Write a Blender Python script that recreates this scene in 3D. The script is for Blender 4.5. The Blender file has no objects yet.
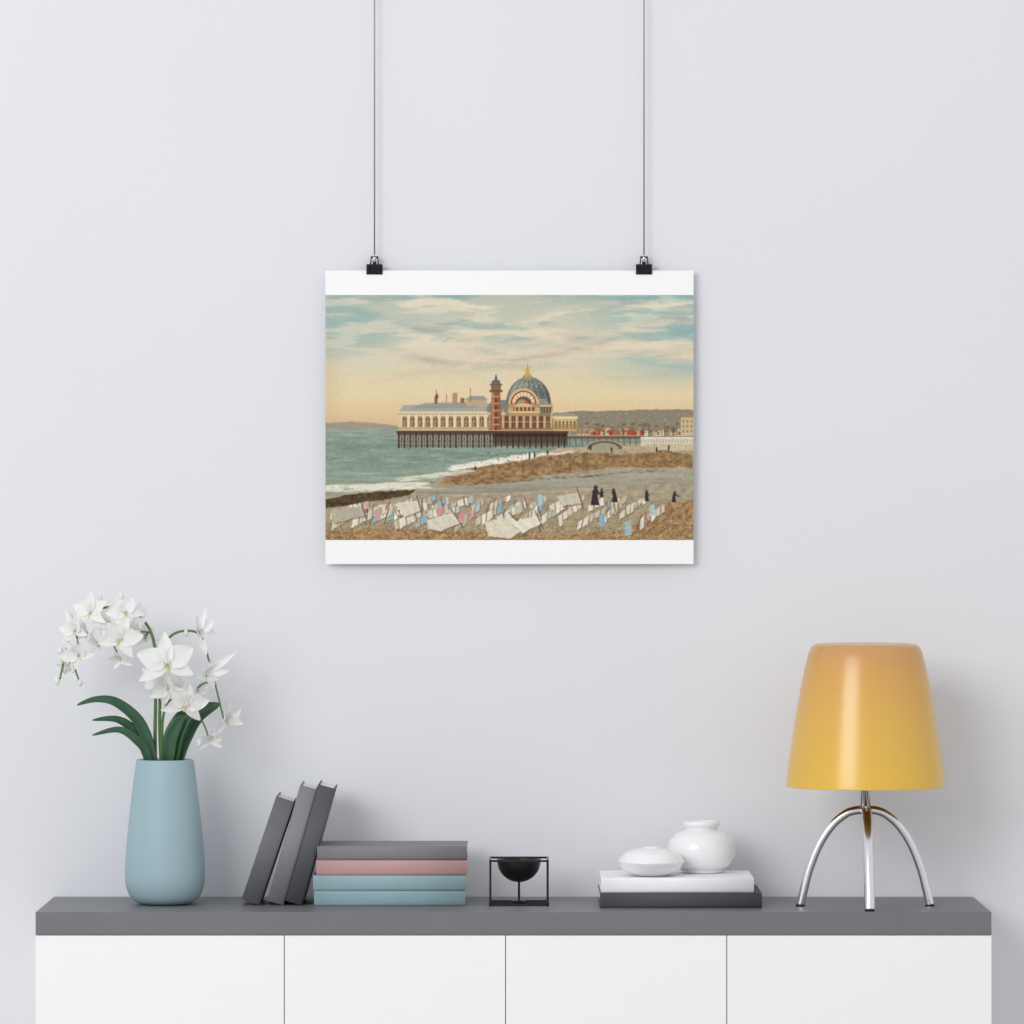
import bpy, bmesh, math, random
import numpy as np
from mathutils import Vector, Matrix, Euler

sc = bpy.context.scene
sc.view_settings.view_transform = 'Standard'
sc.view_settings.look = 'None'

# ------------------------------------------------------------------ helpers
CAMZ = 1.5547
CAMY = -10.4
F = 5300.0
TOP = 0.80            # sideboard top height

def sc_at(y):         # metres per reference unit in the plane at depth y
    return (y - CAMY) / F
def X(u, y): return (u - 512) * sc_at(y)
def Z(v, y): return CAMZ - (v - 512) * sc_at(y)

def lin(c):
    out = []
    for v in c[:3]:
        v = v / 255.0
        out.append(v / 12.92 if v <= 0.04045 else ((v + 0.055) / 1.055) ** 2.4)
    return (*out, 1.0)

def mat(name, rgb, rough=0.5, metal=0.0, spec=0.5, coat=0.0, noise=0.0, nscale=30, bump=0.0, bscale=200):
    m = bpy.data.materials.new(name); m.use_nodes = True
    nt = m.node_tree; b = nt.nodes['Principled BSDF']
    b.inputs['Base Color'].default_value = lin(rgb)
    b.inputs['Roughness'].default_value = rough
    b.inputs['Metallic'].default_value = metal
    b.inputs['Specular IOR Level'].default_value = spec
    b.inputs['Coat Weight'].default_value = coat
    tc = nt.nodes.new('ShaderNodeTexCoord')
    if noise > 0:
        n = nt.nodes.new('ShaderNodeTexNoise'); n.inputs['Scale'].default_value = nscale
        n.inputs['Detail'].default_value = 5
        nt.links.new(tc.outputs['Object'], n.inputs['Vector'])
        r = nt.nodes.new('ShaderNodeValToRGB')
        c = lin(rgb)
        r.color_ramp.elements[0].color = (c[0]*(1-noise), c[1]*(1-noise), c[2]*(1-noise), 1)
        r.color_ramp.elements[1].color = (min(1, c[0]*(1+noise)), min(1, c[1]*(1+noise)), min(1, c[2]*(1+noise)), 1)
        r.color_ramp.elements[0].position = 0.3; r.color_ramp.elements[1].position = 0.7
        nt.links.new(n.outputs['Fac'], r.inputs['Fac'])
        nt.links.new(r.outputs['Color'], b.inputs['Base Color'])
    if bump > 0:
        n = nt.nodes.new('ShaderNodeTexNoise'); n.inputs['Scale'].default_value = bscale
        nt.links.new(tc.outputs['Object'], n.inputs['Vector'])
        bp = nt.nodes.new('ShaderNodeBump'); bp.inputs['Strength'].default_value = bump
        bp.inputs['Distance'].default_value = 0.001
        nt.links.new(n.outputs['Fac'], bp.inputs['Height'])
        nt.links.new(bp.outputs['Normal'], b.inputs['Normal'])
    return m

def link(ob, parent=None):
    sc.collection.objects.link(ob)
    if parent: ob.parent = parent
    return ob

def empty(name, loc=(0, 0, 0)):
    e = bpy.data.objects.new(name, None); e.location = loc
    e.empty_display_size = 0.05
    return link(e)

def mesh_ob(name, verts, faces, mats, smooth=False, parent=None, fm=None, loc=(0, 0, 0)):
    me = bpy.data.meshes.new(name)
    me.from_pydata([tuple(v) for v in verts], [], faces)
    for m in (mats if isinstance(mats, list) else [mats]): me.materials.append(m)
    if fm:
        for p, i in zip(me.polygons, fm): p.material_index = i
    if smooth:
        for p in me.polygons: p.use_smooth = True
    me.update()
    ob = bpy.data.objects.new(name, me); ob.location = loc
    return link(ob, parent)

def bm_box(bm, x0, x1, y0, y1, z0, z1, bevel=0.0, mi=0, segs=2):
    vs = [bm.verts.new(p) for p in [(x0,y0,z0),(x1,y0,z0),(x1,y1,z0),(x0,y1,z0),(x0,y0,z1),(x1,y0,z1),(x1,y1,z1),(x0,y1,z1)]]
    fs = [bm.faces.new([vs[i] for i in f]) for f in [(0,3,2,1),(4,5,6,7),(0,1,5,4),(1,2,6,5),(2,3,7,6),(3,0,4,7)]]
    for f in fs: f.material_index = mi
    if bevel > 0:
        es = list({e for f in fs for e in f.edges})
        r = bmesh.ops.bevel(bm, geom=es, offset=bevel, segments=segs, profile=0.5, affect='EDGES', clamp_overlap=True)
        for f in r['faces']: f.material_index = mi

def bm_ob(name, bm, mats, parent=None, loc=(0, 0, 0), smooth=False):
    me = bpy.data.meshes.new(name); bm.to_mesh(me); bm.free()
    for m in (mats if isinstance(mats, list) else [mats]): me.materials.append(m)
    if smooth:
        for p in me.polygons: p.use_smooth = True
    ob = bpy.data.objects.new(name, me); ob.location = loc
    return link(ob, parent)

def box(name, x0, x1, y0, y1, z0, z1, m, bevel=0.0, parent=None):
    bm = bmesh.new(); bm_box(bm, x0, x1, y0, y1, z0, z1, bevel)
    return bm_ob(name, bm, m, parent)

def smooth_profile(pts, n=6):
    out = []
    P = [pts[0]] + list(pts) + [pts[-1]]
    for i in range(1, len(P) - 2):
        p0, p1, p2, p3 = [np.array(P[j], float) for j in (i-1, i, i+1, i+2)]
        for k in range(n):
            t = k / n
            out.append(tuple(0.5*((2*p1)+(-p0+p2)*t+(2*p0-5*p1+4*p2-p3)*t*t+(-p0+3*p1-3*p2+p3)*t**3)))
    out.append(tuple(pts[-1]))
    return out

def lathe(name, prof, m, segs=96, parent=None, loc=(0, 0, 0)):
    verts, faces = [], []
    n = len(prof)
    for (r, z) in prof:
        for k in range(segs):
            a = 2*math.pi*k/segs
            verts.append((max(r, 0.00005)*math.cos(a), max(r, 0.00005)*math.sin(a), z))
    for i in range(n-1):
        for k in range(segs):
            k2 = (k+1) % segs
            faces.append((i*segs+k, i*segs+k2, (i+1)*segs+k2, (i+1)*segs+k))
    ob = mesh_ob(name, verts, faces, m, True, parent, loc=loc)
    return ob

def tube_data(path, rad, segs=12):
    path = [Vector(p) for p in path]
    n = len(path)
    rads = rad if isinstance(rad, (list, tuple)) else [rad]*n
    verts, faces = [], []
    t0 = (path[1]-path[0]).normalized()
    up = Vector((0, 0, 1)) if abs(t0.z) < 0.9 else Vector((0, 1, 0))
    u = t0.cross(up).normalized()
    for i, p in enumerate(path):
        t = (path[min(i+1, n-1)] - path[max(i-1, 0)]).normalized()
        u = (u - t*u.dot(t)).normalized()
        v = t.cross(u)
        for k in range(segs):
            a = 2*math.pi*k/segs
            verts.append(p + (u*math.cos(a) + v*math.sin(a))*rads[i])
    for i in range(n-1):
        for k in range(segs):
            k2 = (k+1) % segs
            faces.append((i*segs+k, i*segs+k2, (i+1)*segs+k2, (i+1)*segs+k))
    faces.append(tuple(range(segs))[::-1])
    faces.append(tuple((n-1)*segs+k for k in range(segs)))
    return verts, faces

def tubes(name, lst, m, parent=None, segs=12, smooth=True, loc=(0, 0, 0)):
    V, Fc = [], []
    for path, rad in lst:
        v, f = tube_data(path, rad, segs)
        o = len(V); V += v; Fc += [tuple(i+o for i in g) for g in f]
    return mesh_ob(name, V, Fc, m, smooth, parent, loc=loc)

# ------------------------------------------------------------------ room
M_wall = mat('wall_paint', (225, 227, 232), 0.9, spec=0.2, noise=0.008, nscale=1.5, bump=0.05, bscale=300)
M_floor = bpy.data.materials.new('floor_wood'); M_floor.use_nodes = True
nt = M_floor.node_tree; b = nt.nodes['Principled BSDF']
tc = nt.nodes.new('ShaderNodeTexCoord'); br = nt.nodes.new('ShaderNodeTexBrick')
br.inputs['Color1'].default_value = lin((200, 192, 184)); br.inputs['Color2'].default_value = lin((186, 178, 170))
br.inputs['Mortar'].default_value = lin((120, 112, 104)); br.inputs['Scale'].default_value = 1.0
br.inputs['Mortar Size'].default_value = 0.003; br.inputs['Brick Width'].default_value = 1.4; br.inputs['Row Height'].default_value = 0.16
nt.links.new(tc.outputs['Object'], br.inputs['Vector']); nt.links.new(br.outputs['Color'], b.inputs['Base Color'])
b.inputs['Roughness'].default_value = 0.5

box('wall_back', -5, 5, 0.0, 0.12, 0, 4.2, M_wall)
box('floor', -5, 5, -12.5, 0.12, -0.1, 0, M_floor)
box('baseboard_back', -5, 5, -0.015, 0.0, 0, 0.09, mat('baseboard_white', (240, 240, 240), 0.5), 0.003)

# ------------------------------------------------------------------ sideboard
M_top = mat('sideboard_slate_top', (114, 115, 119), 0.42, spec=0.4, noise=0.02, nscale=8)
M_white = mat('sideboard_white_lacquer', (245, 245, 247), 0.35, spec=0.4)
M_gap = mat('sideboard_carcass', (185, 185, 190), 0.7)
M_leg = mat('sideboard_leg_metal', (70, 70, 74), 0.4, 0.5)
sb = empty('sideboard', (0, 0, 0))
yf = -0.40
xl, xr = X(35.5, yf), X(991.5, yf)
box('top_slab', xl, xr, yf, -0.002, TOP-0.0435, TOP, M_top, 0.0012, sb)
zt = TOP-0.0435
box('carcass', xl+0.004, xr-0.004, yf+0.006, -0.02, 0.15, zt, M_gap, 0, sb)
edges = [35.5, 284.3, 505.6, 726.8, 991.5]
for i in range(4):
    a = X(edges[i], yf) + (0.0 if i == 0 else 0.0009)
    c = X(edges[i+1], yf) - (0.0 if i == 3 else 0.0009)
    box('door_panel_%d' % (i+1), a, c, yf, yf+0.0058, 0.15, zt-0.001, M_white, 0.0006, sb)
box('side_panel_left', xl, xl+0.0038, yf+0.006, -0.004, 0.15, zt, M_white, 0.0003, sb)
box('side_panel_right', xr-0.0038, xr, yf+0.006, -0.004, 0.15, zt, M_white, 0.0003, sb)
k = 0
for lx in (xl+0.12, xr-0.12):
    for ly in (-0.33, -0.08):
        k += 1
        tubes('leg_%d' % k, [([(lx, ly, 0), (lx, ly, 0.151)], [0.012, 0.018])], M_leg, sb, 20)

# ------------------------------------------------------------------ picture (numpy painting -> colour attribute)
SS = 4
W, H = 368*SS, 245*SS
U0, V0 = 325.0, 295.0
def up(a, h, w):
    ys = np.linspace(0, a.shape[0]-1.001, h); xs = np.linspace(0, a.shape[1]-1.001, w)
    yi = ys.astype(int); xi = xs.astype(int); fy = ys-yi; fx = xs-xi
    fy = (fy*fy*(3-2*fy))[:, None]; fx = (fx*fx*(3-2*fx))[None, :]
    A = a[yi][:, xi]; B = a[yi][:, xi+1]; C = a[yi+1][:, xi]; D = a[yi+1][:, xi+1]
    return (A*(1-fx)+B*fx)*(1-fy)+(C*(1-fx)+D*fx)*fy
def fbm(nx, ny, octs=5, seed=0):
    r = np.random.RandomState(seed); out = np.zeros((H, W)); amp = 1; tot = 0
    for o in range(octs):
        out += amp*up(r.rand(max(2, ny*2**o)+1, max(2, nx*2**o)+1), H, W); tot += amp; amp *= 0.55
    return out/tot
vv, uu = np.meshgrid(V0+(np.arange(H)+0.5)/SS, U0+(np.arange(W)+0.5)/SS, indexing='ij')
def grad(stops, t):
    xs = [s[0] for s in stops]
    return np.stack([np.interp(t, xs, [s[1][c] for s in stops]) for c in range(3)], -1)
def mixin(img, col, a):
    a = np.clip(a, 0, 1)[..., None]
    return img*(1-a)+np.array(col, float)*a
def sstep(a, b, x):
    t = np.clip((x-a)/(b-a), 0, 1); return t*t*(3-2*t)

img = grad([(295, (188, 196, 184)), (318, (200, 204, 190)), (345, (214, 209, 190)), (370, (224, 214, 186)), (395, (231, 214, 176)), (412, (228, 203, 162)), (430, (214, 186, 146))], vv)
n1 = fbm(4, 12, 6, 3); n2 = fbm(3, 20, 6, 11); n3 = fbm(6, 10, 5, 23); n4 = fbm(7, 34, 5, 91)
tilt = vv + (uu-500)*0.05 + 14*(n3-.5)
topw = 1-sstep(335, 385, vv)
img = mixin(img, (150, 182, 182), sstep(0.42, 0.60, n1)*topw*0.8)
img = mixin(img, (136, 184, 190), sstep(560, 680, uu)*(1-sstep(350, 396, vv))*sstep(0.34, 0.54, n2)*0.8)
img = mixin(img, (150, 184, 184), (1-sstep(360, 450, uu))*np.exp(-((tilt-330)/20)**2)*0.7)
img = mixin(img, (142, 178, 180), np.exp(-((vv-299)/4)**2)*0.6*sstep(0.35, 0.6, n3))
for (vc, th, colr, st, sh) in [(310, 5, (236, 228, 208), .75, 0), (324, 6, (234, 224, 202), .8, 3), (334, 3.5, (164, 172, 170), .6, 1), (343, 6, (232, 218, 194), .8, 5),
                               (351, 3, (172, 172, 166), .6, 2), (361, 6, (232, 214, 190), .65, 4), (374, 4, (200, 186, 168), .35, 6), (317, 3, (158, 176, 176), .6, 8)]:
    band = np.exp(-((tilt + 10*np.sin(uu/55.0+sh) - vc)/th)**2)
    img = mixin(img, colr, band*sstep(0.40, 0.58, np.roll(n4, sh*97, axis=1))*st*sstep(365, 450, uu+n1*60))
img = mixin(img, (236, 226, 206), sstep(0.5, 0.62, n4)*topw*0.5)
img = mixin(img, (200, 182, 146), (1-sstep(325, 350, uu))*sstep(320, 380, vv)*0.3)

def region(u0, u1, v0, v1):
    x0 = max(0, int((u0-U0)*SS)-2); x1 = min(W, int((u1-U0)*SS)+3)
    y0 = max(0, int((v0-V0)*SS)-2); y1 = min(H, int((v1-V0)*SS)+3)
    return x0, x1, y0, y1
def polyf(pts, col, alpha=1.0):
    us = [p[0] for p in pts]; vs = [p[1] for p in pts]
    x0, x1, y0, y1 = region(min(us), max(us), min(vs), max(vs))
    if x1 <= x0 or y1 <= y0: return
    a = uu[y0:y1, x0:x1]; bq = vv[y0:y1, x0:x1]
    ins = np.zeros(a.shape, bool); n = len(pts); j = n-1
    for i in range(n):
        xi, yi = pts[i]; xj, yj = pts[j]
        if yi != yj:
            ins ^= ((yi > bq) != (yj > bq)) & (a < (xj-xi)*(bq-yi)/(yj-yi)+xi)
        j = i
    s = img[y0:y1, x0:x1]
    s[ins] = s[ins]*(1-alpha)+np.array(col, float)*alpha
def rect(u0, v0, u1, v1, col, alpha=1.0): polyf([(u0, v0), (u1, v0), (u1, v1), (u0, v1)], col, alpha)
def ell(cx, cy, rx, ry, col, alpha=1.0, a0=0, a1=360, n=40):
    pts = [(cx+rx*math.cos(math.radians(a0+(a1-a0)*k/n)), cy-ry*math.sin(math.radians(a0+(a1-a0)*k/n))) for k in range(n+1)]
    polyf(pts, col, alpha)
def seg(p, q, w, col, alpha=1.0):
    d = np.array(q, float)-np.array(p, float); L = max(np.hypot(*d), 1e-6); nrm = np.array([-d[1], d[0]])/L*w/2
    polyf([tuple(np.array(p)+nrm), tuple(np.array(q)+nrm), tuple(np.array(q)-nrm), tuple(np.array(p)-nrm)], col, alpha)
def rough_poly(pts, amp, seed):
    r = random.Random(seed); out = []
    for i in range(len(pts)):
        p, q = pts[i], pts[(i+1) % len(pts)]
        L = math.hypot(q[0]-p[0], q[1]-p[1]); n = max(1, int(L/3))
        for k in range(n):
            t = k/n; out.append((p[0]+(q[0]-p[0])*t, p[1]+(q[1]-p[1])*t+r.uniform(-amp, amp)))
    return out
R = random.Random(5)

# distant headland and hills
polyf(rough_poly([(325, 423), (350, 421.5), (375, 423), (398, 426), (398, 429), (325, 429)], 0.3, 1), (164, 152, 140))
polyf(rough_poly([(548, 414), (575, 411), (610, 411), (650, 409.5), (680, 409), (694, 410), (694, 440), (548, 440)], 0.5, 2), (142, 134, 118))
for k in range(420):
    u = R.uniform(550, 692); v = R.uniform(412, 431); w = R.uniform(.8, 3)
    rect(u, v, u+w, v+R.uniform(.4, 1.3), R.choice([(156, 146, 126), (122, 118, 100), (172, 158, 134), (130, 126, 104), (190, 176, 150)]), .7)
# sea
sea = grad([(428, (150, 164, 154)), (445, (128, 150, 140)), (465, (136, 158, 146)), (485, (152, 164, 148)), (502, (168, 166, 148))], vv)
ns = fbm(16, 110, 5, 31)
sea = sea*(0.84+0.34*ns[..., None])
msk = (vv > 428.2) & (vv < 506) & ((uu < 570) | (vv > 440))
img[msk] = sea[msk]
# beach
beach = grad([(450, (178, 164, 138)), (475, (168, 156, 134)), (492, (168, 157, 136)), (505, (166, 153, 128)), (540, (162, 145, 114))], vv)
beach = beach*(0.84+0.34*fbm(70, 90, 4, 41)[..., None])
def fill_tex(pts, tex):
    global img
    m = np.zeros((H, W, 3)); save = img
    img = m; polyf(pts, (1, 1, 1)); mk = img[..., 0] > .5; img = save
    img[mk] = tex[mk]
fill_tex(rough_poly([(325, 500), (360, 493), (412, 488), (440, 478), (470, 466), (520, 456), (560, 448), (694, 440), (694, 541), (325, 541)], .5, 3), beach)
brown = np.ones((H, W, 3))*np.array((150, 120, 84.))*(0.62+0.78*fbm(110, 100, 4, 51)[..., None])
fill_tex(rough_poly([(440, 484), (448, 474), (476, 464), (520, 458), (548, 456), (565, 453), (610, 453), (630, 449), (660, 449), (692, 455), (692, 467), (650, 468), (610, 467), (585, 471), (545, 475), (500, 482), (470, 485)], .8, 4), brown)
# damp reflective flat curving round below the mound
wet = grad([(466, (178, 172, 156)), (480, (164, 160, 146)), (494, (150, 146, 132))], vv)*(0.92+0.16*fbm(8, 90, 4, 71)[..., None])
fill_tex(rough_poly([(418, 488), (450, 487), (500, 484.5), (545, 478), (585, 473.5), (612, 470), (650, 470.5), (693, 468.5), (693, 484), (650, 483), (600, 485), (560, 489), (500, 493), (440, 494), (414, 493)], .4, 72), wet)
for k in range(60):
    t = R.random(); u = 420+t*270; v = 488-16*t*t+R.uniform(0, 8)
    ell(u, v, R.uniform(5, 20), R.uniform(.25, .7), R.choice([(196, 190, 174), (186, 178, 160), (138, 130, 114)]), .4, n=16)
for k in range(70):
    t = R.random(); u = 470+t*200; v = 484-14*t+R.uniform(-1.5, 1)
    ell(u, v, R.uniform(1, 4), R.uniform(.3, .7), (96, 80, 60), .5, n=12)
fill_tex(rough_poly([(325, 499), (350, 494), (385, 491), (415, 490), (408, 495), (380, 500), (350, 505), (325, 508)], .6, 5), brown*0.55)
# surf
for k in range(170):
    t = R.random(); u = 325+t*100; v = 489-4*t+R.uniform(-3.4, 3)
    ell(u, v, R.uniform(2, 9), R.uniform(.3, 1.0), (232, 229, 216), .6, n=20)
for k in range(170):
    t = R.random(); u = 450+t*84; v = 468.5-12.5*t+R.uniform(-2.6, 2)
    ell(u, v, R.uniform(2, 7), R.uniform(.3, 1.3), (240, 237, 226), .62, n=20)
for k in range(44):
    t = R.random(); u = 498+t*72; v = 458-6*t+R.uniform(-1, 1)
    ell(u, v, R.uniform(2, 6), R.uniform(.3, .9), (238, 234, 222), .65, n=20)
for k in range(80):
    u = R.uniform(400, 470); ell(u, 479-(u-405)*.12+R.uniform(-2, 2), R.uniform(3, 9), .55, (224, 225, 212), .55, n=20)
for k in range(600):
    u = R.uniform(325, 540); v = R.uniform(432, 486)
    if v > 490-(u-325)*.17: continue
    ell(u, v, R.uniform(1.5, 6), R.uniform(.2, .4), R.choice([(172, 184, 172), (106, 126, 118), (178, 188, 174), (112, 134, 126)]), .4, n=12)
# promenade and town on the right
for k in range(80):
    u = R.uniform(572, 690); w = R.uniform(2.5, 7); h = R.uniform(2, 9)
    c = R.choice([(206, 190, 158), (190, 168, 136), (166, 136, 108), (220, 206, 174), (138, 124, 104), (196, 184, 160)])
    rect(u, 436-h, u+w, 436, c); rect(u, 436-h, u+w, 436-h+.9, (150, 100, 78), .8)
    for q in range(3): rect(u+.6+q*w/3, 438-h, u+1.1+q*w/3, 439.2-h, (92, 78, 66), .7)
for k in range(44):
    u = R.uniform(580, 692); ell(u, R.uniform(423, 434), R.uniform(1, 3), R.uniform(.8, 1.8), R.choice([(98, 98, 74), (116, 112, 88)]), .8, n=12)
rect(680, 417, 694, 436, (206, 186, 142)); polyf([(679, 417.5), (686, 414), (694, 414), (694, 417.5)], (166, 134, 106))
for q in range(3):
    for w in range(3): rect(682+q*4, 420+w*5, 683.4+q*4, 422.5+w*5, (136, 112, 84), .8)
for k in range(34):
    u = R.uniform(588, 642); rect(u, R.uniform(429.5, 432.5), u+R.uniform(1.5, 3.2), 436, R.choice([(186, 62, 44), (196, 92, 66), (186, 62, 44), (92, 64, 54), (212, 190, 156)]), .9)
rect(566, 436, 642, 438.4, (104, 90, 76)); rect(566, 435.2, 642, 436, (200, 186, 156))
for k in range(12):
    u = 569+k*6; seg((u, 438), (u+.6, 446), .7, (84, 72, 62))
ell(604, 448, 19, 8, (176, 162, 136), 1, 0, 180); ell(604, 449, 17.5, 8, (98, 88, 72), 1, 0, 180); ell(604, 450, 15, 7.4, (160, 158, 138), 1, 0, 180)
rect(640, 438, 693, 446, (216, 209, 190)); rect(640, 437, 693, 438, (240, 236, 220))
for k in range(18): rect(641+k*3, 439.5, 642.0+k*3, 442.5, (174, 162, 142))
rect(656, 444, 693, 450, (202, 190, 162)); polyf(rough_poly([(616, 451), (656, 443), (656, 452), (610, 455)], .5, 60), (190, 176, 148), .8)
for q in (664, 648, 622, 676): seg((q, 437), (q, 423), .6, (84, 74, 64))

# pier understructure: open stilts over the water
rect(397, 431, 492, 447, (158, 160, 148)); rect(397, 444, 492, 447.5, (112, 118, 108), .7); rect(397, 433, 492, 435.4, (96, 78, 66), .85)
rect(492, 431, 567, 446, (92, 82, 74)); rect(492, 433, 567, 437, (54, 42, 38), .9); rect(492, 443, 567, 446, (112, 112, 100), .6)
for k in range(30):
    u = 398.5+k*5.7; seg((u, 432), (u, 447.5+R.uniform(-.5, .8)), 1.3, (52, 38, 34)); seg((u+2.8, 433), (u+2.8, 446), .7, (84, 66, 58), .85)
for k in range(29):
    u = 398.5+k*5.7; seg((u, 435.5), (u+5.7, 442), .4, (72, 56, 48), .9); seg((u, 442), (u+5.7, 435.5), .4, (72, 56, 48), .9)
seg((397, 442), (566, 442), .5, (66, 50, 44), .9)
rect(396, 430.8, 568, 433.2, (92, 62, 50)); rect(396, 429.6, 568, 430.8, (206, 186, 146))
# long wing with arched windows
rect(398, 412, 492, 430, (218, 202, 164))
polyf([(398, 413), (403, 405), (488, 403), (492, 413)], (172, 173, 164)); polyf([(410, 409), (424, 403), (470, 402), (478, 408)], (146, 153, 150), .8)
for k in range(24): seg((402+k*3.7, 405.5), (400+k*3.8, 412), .35, (136, 138, 132), .5)
rect(397, 411.8, 492, 413.2, (236, 224, 192)); rect(397, 413.2, 492, 414.2, (150, 124, 96), .6)
for k in range(12):
    u = 402+k*7.7
    rect(u-.6, 419, u+5.2, 427.4, (232, 218, 184)); ell(u+2.3, 419, 2.9, 3.4, (236, 224, 192), 1, 0, 180, 16)
    rect(u, 419, u+4.6, 427, (120, 92, 66)); ell(u+2.3, 419, 2.3, 2.8, (120, 92, 66), 1, 0, 180, 16)
    rect(u+2.05, 416.5, u+2.55, 427, (214, 198, 160)); rect(u, 421.2, u+4.6, 421.8, (214, 198, 160), .9); ell(u+1.2, 424.4, .7, 2.2, (176, 156, 122), .7, n=10)
    rect(u+5.8, 413.8, u+6.7, 430, (244, 234, 204)); rect(u+6.7, 413.8, u+7.1, 430, (150, 126, 98), .6)
rect(398, 427.6, 492, 429.6, (182, 146, 110)); 
for k in range(46): rect(398.5+k*2.04, 428, 399.2+k*2.04, 429.6, (232, 216, 180), .8)
rect(434, 397, 437, 404, (166, 104, 78)); rect(452, 393, 457, 403, (190, 144, 110)); rect(460, 398, 464, 403, (150, 100, 78)); rect(478, 398, 481, 404, (156, 110, 84)); rect(466, 399, 486, 406, (194, 170, 134)); polyf([(464, 400), (470, 396), (483, 396), (488, 400)], (156, 156, 148))
seg((436, 404), (436, 390), .5, (70, 52, 44)); ell(436.4, 396.5, 1.6, 2.8, (140, 70, 54), n=12); seg((470, 402), (470, 388), .4, (90, 76, 64)); seg((446, 403), (446, 394), .4, (90, 76, 64))
# centre body
rect(488, 404, 552, 430, (176, 140, 106)); polyf([(486, 408), (492, 400), (510, 400), (512, 412), (486, 412)], (128, 132, 128))
for k in range(9):
    u = 490.5+k*6.9; rect(u, 417.5, u+3.6, 428, (96, 66, 52)); ell(u+1.8, 417.5, 1.8, 2.2, (96, 66, 52), 1, 0, 180, 14); rect(u+1.6, 416, u+2, 428, (190, 160, 116), .8)
    rect(u+4.6, 410, u+5.5, 430, (224, 202, 156), .95)
rect(488, 413, 552, 414.2, (230, 208, 162)); rect(488, 421.5, 552, 422.3, (214, 190, 146), .8); rect(488, 428, 552, 429.6, (150, 106, 78))
# great dome
ell(528, 404, 22.5, 27, (112, 124, 128), 1, 0, 180); rect(505.5, 403, 550.5, 416, (140, 130, 110))
ell(520, 403, 12, 23, (162, 170, 168), .5, 10, 175); ell(541, 404, 9, 19, (86, 94, 100), .6, 0, 150); ell(546, 404, 4, 13, (70, 76, 82), .4, 0, 150)
for k in range(-6, 7):
    a = k/6.4
    prev = None
    for j in range(13):
        th = j/12*math.pi/2; p = (528+22.5*a*math.cos(th), 404-27*math.sin(th))
        if prev: seg(prev, p, .5, (198, 188, 154) if k % 2 else (80, 90, 96), .8)
        prev = p
for j, hh in enumerate((397, 390, 384)): seg((507+j*3, hh), (549-j*3, hh), .4, (172, 166, 140), .5)
for q in range(8): ell(541+q*1.25-3, 400+(q % 2)*2.6, .7, 1.2, (210, 192, 150), .85, n=10)
for q in range(7): ell(514+q*4.4, 384-abs(q-3)*-1.1, .7, .9, (206, 188, 140), .8, n=10)
rect(539, 405, 551, 406.4, (224, 204, 158)); 
for q in range(4): rect(540+q*3, 407, 541.6+q*3, 413, (96, 70, 56), .85)
ell(527, 377.4, 5, 3, (166, 150, 106)); rect(524.4, 373, 529.8, 377, (198, 168, 96))
ell(527, 371, 2.0, 3.0, (210, 172, 78)); seg((527, 370), (527, 363), 1.1, (190, 150, 60)); seg((523.5, 368), (527, 370), .9, (206, 172, 80)); seg((530.6, 366), (527, 370), .9, (206, 172, 80))
# arched front
ell(523, 404, 15, 15.5, (218, 192, 142), 1, 0, 180); rect(508, 404, 538, 416, (186, 146, 106))
ell(523, 404, 13, 13.4, (146, 72, 54), 1, 0, 180); ell(523, 403.4, 11.4, 11.4, (236, 218, 176), 1, 0, 180); ell(523, 404, 8.2, 7.6, (104, 84, 72), 1, 0, 180); ell(521.5, 404, 5, 4.6, (180, 162, 132), .85, 0, 180); ell(526, 403, 2, 2.6, (196, 84, 60), .8)
for k in range(9):
    a = math.radians(20*k+10); seg((523+8*math.cos(a), 404-8*math.sin(a)), (523+12*math.cos(a), 404-12*math.sin(a)), .5, (160, 96, 70))
ell(523, 407, 9, 3.6, (222, 190, 134)); rect(513, 407, 534, 411, (130, 78, 58)); rect(508, 411.5, 540, 412.8, (236, 216, 164))
for q in range(5): rect(514+q*4, 406.6, 515.2+q*4, 411, (226, 198, 144), .9)
ell(510, 412, 3, 4.6, (192, 168, 128), 1, 0, 180); ell(537, 412, 3, 4.6, (200, 176, 132), 1, 0, 180)
# minaret
polyf([(490.4, 430), (491.2, 392), (499.8, 392), (500.6, 430)], (150, 90, 68)); rect(491.8, 392, 493.6, 430, (196, 140, 106), .8)
rect(489, 390, 502, 392.2, (108, 82, 68)); rect(490.4, 385, 500.6, 390, (160, 120, 94)); rect(489.2, 384.2, 501.8, 385.6, (100, 86, 76))
ell(495.5, 384.2, 4.8, 4.8, (102, 110, 112), 1, 0, 180); seg((495.5, 380), (495.5, 374.5), .9, (80, 72, 66)); ell(495.5, 378, 1.4, 1.3, (96, 88, 76))
for q in range(5): rect(491.2, 396+q*7, 500, 397+q*7, (214, 178, 134), .8); rect(494.6, 399+q*7, 496.6, 402+q*7, (84, 54, 46))
for q in range(4): rect(491.4+q*2.4, 386, 492.4+q*2.4, 389.6, (84, 64, 54), .8)
# pavilion right of dome
rect(553, 418.5, 576, 431, (210, 184, 128)); rect(552, 416.5, 577, 418.6, (236, 220, 170)); polyf([(552, 416.5), (556, 413.5), (574, 413.5), (577, 416.5)], (160, 156, 142))
for q in range(6): rect(554.6+q*3.7, 421, 556.4+q*3.7, 429, (130, 100, 72))
rect(545, 424, 580, 430, (160, 130, 98), .5)
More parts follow.
